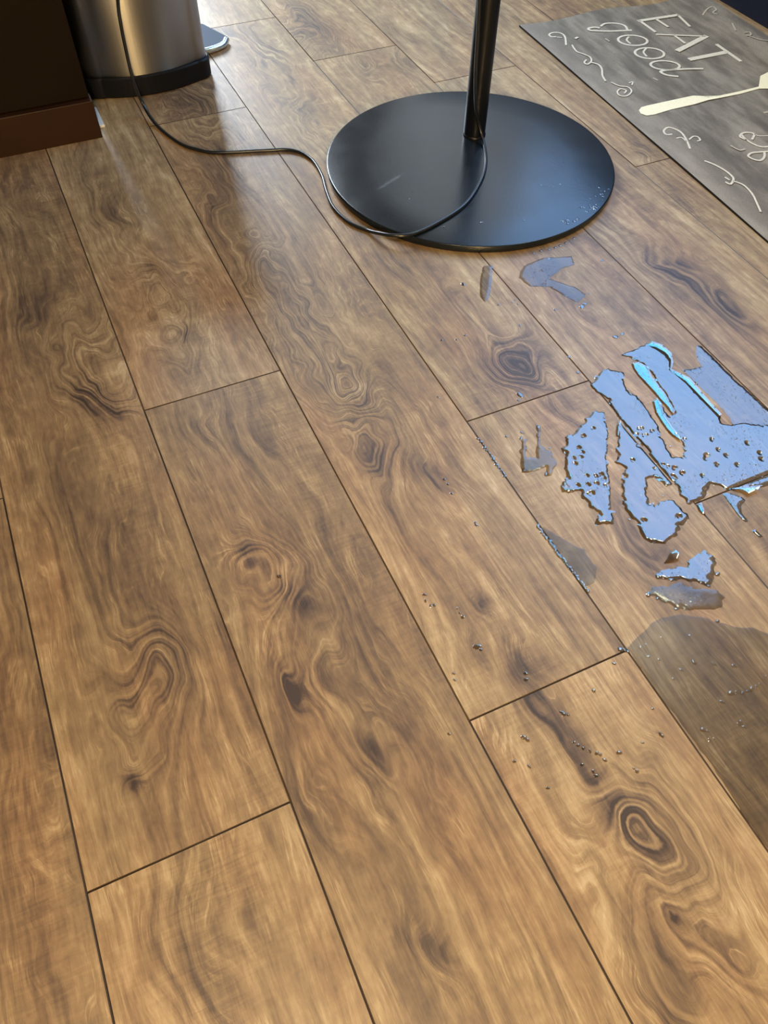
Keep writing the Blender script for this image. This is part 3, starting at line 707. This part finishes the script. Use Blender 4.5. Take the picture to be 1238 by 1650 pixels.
pud([Z11([(250,1000),(300,1000),(380,1030),(400,1045),(370,1085),(380,1130),(415,1180),(395,1185),(340,1130),(300,1070)])], 'narrow tapering puddle trailing below the cross joint at the right', H=.0007, jag=.001)
pud([Z11([(440,1240),(460,1230),(510,1275),(490,1285)])], 'tiny slanted water dash at the right, below the narrow tapering puddle', H=.0008, jag=.0004, cell=.0015)
pud([[(1007,1046),(1050,1003),(1100,988),(1160,1003),(1260,1025),(1290,1250),(1275,1410),(1238,1366),(1180,1285),(1117,1188),(1060,1116),(1016,1054)]], 'broad faint grey wet film over the lower right plank', mat=M_damp, H=.0004, jag=.004, jscale=50)
pud([Z6([(565,190),(600,230),(600,350),(680,400),(720,480),(690,580),(640,590),(640,520),(520,560),(465,555),(450,460),(460,300),(500,310),(500,440),(570,450),(580,330)])], 'small forked wet patch left of the jagged puddle', mat=M_film, H=.0010, jag=.003)
pud([Z54([(370,180),(400,110),(520,60),(700,50),(720,100),(640,130),(560,190),(600,200),(740,250),(790,290),(740,340),(660,300),(560,240),(440,240)])], 'faint thin puddle just below the black round base', mat=M_film, H=.0006, jag=.002)
pud([Z54([(150,110),(210,105),(205,200),(190,300),(165,340),(130,300),(130,200)])], 'short pale wet strip below the black base, on the plank seam', mat=M_film, H=.0006, jag=.001)
pud([Z6([(600,940),(720,1020),(920,1120),(1020,1260),(1010,1340),(960,1400),(900,1380),(700,1130)])], 'faint wet patch beside the beaded plank seam', mat=M_damp, H=.0004, jag=.003)

# droplets
def drop_mesh(seed):
    random.seed(seed); bm = bmesh.new(); n = 14; R = []
    a = [1 + random.uniform(-.22, .22) for _ in range(n)]
    a = [(a[i - 1] + a[i] + a[(i + 1) % n]) / 3 for i in range(n)]
    for r, z in ((1, 0), (.93, .18), (.78, .34), (.52, .46), (.25, .52)):
        R.append([bm.verts.new((r * a[i] * math.cos(2 * math.pi * i / n), r * a[i] * math.sin(2 * math.pi * i / n), z)) for i in range(n)])
    top = bm.verts.new((0, 0, .54))
    for A_, B_ in zip(R, R[1:]):
        for i in range(n): bm.faces.new((A_[i], A_[(i + 1) % n], B_[(i + 1) % n], B_[i]))
    for i in range(n): bm.faces.new((R[-1][i], R[-1][(i + 1) % n], top))
    me = bpy.data.meshes.new('droplet'); bm.to_mesh(me); bm.free(); me.materials.append(M_ridge)
    for p in me.polygons: p.use_smooth = True
    return me
DM = [drop_mesh(s) for s in range(5)]
def drops(pts, label, group, z=0.0002, r=(.0018, .0034)):
    for i, q in enumerate(pts):
        px, py = q[0], q[1]
        rr = q[2] if len(q) > 2 else random.uniform(*r)
        o = bpy.data.objects.new('water_droplet', DM[i % 5]); scene.collection.objects.link(o)
        o.location = at(px, py, z); o.rotation_euler.z = random.uniform(0, 6.28)
        o.scale = (rr * random.uniform(.8, 1.1), rr * random.uniform(1.0, 1.7), rr * .27)
        tag(o, label, 'water droplet', group)
random.seed(21)
seam1 = [(771 + 44 * t + random.uniform(-1.5, 1.5), 707 + 60 * t) for t in [i / 13 for i in range(14)]]
drops(seam1, 'clear water bead in the upper beaded stretch of the plank seam', 'water beads on the upper seam stretch', r=(.002, .003))
seam2 = [(867 + 79 * t + random.uniform(-2, 2), 848 + 104 * t) for t in [i / 22 for i in range(23)]]
drops(seam2, 'clear water bead in the lower beaded stretch of the plank seam', 'water beads on the lower seam stretch', r=(.0024, .0038))
up = [(747, 458, .004), (804, 491), (826, 487), (830, 483), (835, 490), (895, 499), (838, 524), (878, 436), (885, 416), (888, 418), (949, 473), (938, 494, .005), (943, 489), (913, 477), (971, 420), (990, 421), (998, 417), (917, 575), (932, 600), (992, 543, .005), (1003, 538), (1004, 572), (712, 548), (736, 547), (750, 540), (838, 636, .0045), (836, 645), (600, 250 + 1e-9)][:27]
drops(up, 'small water droplet between the black base and the largest puddle', 'droplets between base and puddle')
mid = [(816, 703), (841, 697), (840, 706), (868, 688, .0035), (885, 722), (845, 757, .003), (880, 764, .0035), (722, 780), (728, 795), (716, 772), (766, 842), (768, 846), (450, 929, .0035), (706, 640), (560, 700), (640, 800)]
drops(mid[:14], 'small water droplet left of the jagged puddle', 'droplets left of the jagged puddle')
low = [(684, 958), (686, 968), (694, 976), (737, 980), (741, 988), (746, 994), (769, 1042, .004), (775, 1047), (731, 1085), (733, 1096), (847, 1085), (848, 1095), (957, 1113), (908, 1150, .0035), (916, 1152), (903, 1147), (844, 1188, .0038), (850, 1192), (925, 1196), (932, 1201), (940, 1206), (951, 1210), (962, 1214), (968, 1216), (975, 1225), (829, 1227), (853, 1235), (956, 1243), (961, 1250), (938, 1232), (998, 1213), (1022, 1238), (1027, 1243), (883, 1270), (1036, 1197), (1052, 1142), (1064, 1182), (700, 975), (1068, 1186), (724, 1183), (990, 1069)]
drops(low, 'small water droplet on the planks below the beaded seam', 'droplets in the lower spray', r=(.0016, .0026))
rt = [(1000, 1047, .004), (1007, 1048), (1012, 1050), (1032, 1043), (1041, 1038), (1045, 1058), (1066, 1027), (1062, 1063), (1097, 1079), (1085, 1094), (1112, 1024), (1119, 1067), (1151, 1070), (1187, 1073), (1090, 981), (1114, 969), (1157, 925, .004), (1157, 1001), (1130, 938, .004), (1137, 942), (1142, 944), (1045, 958, .004), (1060, 964), (1070, 966), (1061, 928, .0045), (1082, 934, .0035), (1178, 1117, .004), (1188, 1115), (1197, 1117), (1205, 1114), (1212, 1110), (1219, 1106), (1225, 1102), (1164, 1131), (1195, 1164), (1200, 1171), (1190, 1167), (1133, 1176, .004), (1141, 1178), (1151, 1190), (1143, 1192), (1235, 1090), (1182, 1073)]
drops(rt, 'small water droplet around the faint grey wet patch', 'droplets at the lower right', r=(.0018, .003))
onp = [(random.uniform(1080, 1235), random.uniform(690, 775)) for _ in range(36)] + [(random.uniform(1010, 1080), random.uniform(700, 850)) for _ in range(22)] + [(1105, 600), (1112, 599), (1120, 600), (1128, 600)]
onp = [p for p in onp if p[1] < 775 - (p[0] - 1238) * .3]
drops(onp, 'tiny water bump standing up on the largest puddle', 'bumps on the largest puddle', z=.0011, r=(.0012, .0020))
bdr = [(random.uniform(845, 965), 0) for _ in range(34)]
bd = []
for x, _ in bdr:
    a = random.uniform(-1.35, -.75); rr = BR * random.uniform(.88, .975)
    bd.append((BC.x + rr * math.cos(a), BC.y + rr * math.sin(a)))
k = 0
def drops_w(pts, label, group, z, r):
    for i, q in enumerate(pts):
        o = bpy.data.objects.new('water_droplet', DM[i % 5]); scene.collection.objects.link(o)
        rr = random.uniform(*r); o.location = (q[0], q[1], z); o.rotation_euler.z = random.uniform(0, 6.28); o.scale = (rr, rr * 1.2, rr * .40)
        tag(o, label, 'water droplet', group)
drops_w(bd, 'water droplet near the right front rim of the black round base', 'droplets on the rim of the base', .0163, (.0018, .0038))
bt = [at(x, y, .0175) for x, y in ((866, 267), (868, 297), (872, 298), (884, 300), (891, 301), (777, 358), (734, 277), (665, 310), (757, 240), (860, 285), (845, 355), (795, 312), (737, 320), (715, 365), (660, 320), (880, 280), (903, 296))]
drops_w([(p.x, p.y) for p in bt], 'lone water droplet on the flat middle of the black round base', 'droplets on the middle of the base', .0172, (.0014, .0026))
rf = [at(x, y) for x, y in ((885, 402), (895, 399), (903, 396), (912, 392), (920, 388), (925, 384), (872, 404), (860, 408))]
drops_w([(p.x, p.y) for p in rf], 'water droplet on the floor against the front of the black round base', 'droplets at the foot of the base', .0002, (.002, .0036))
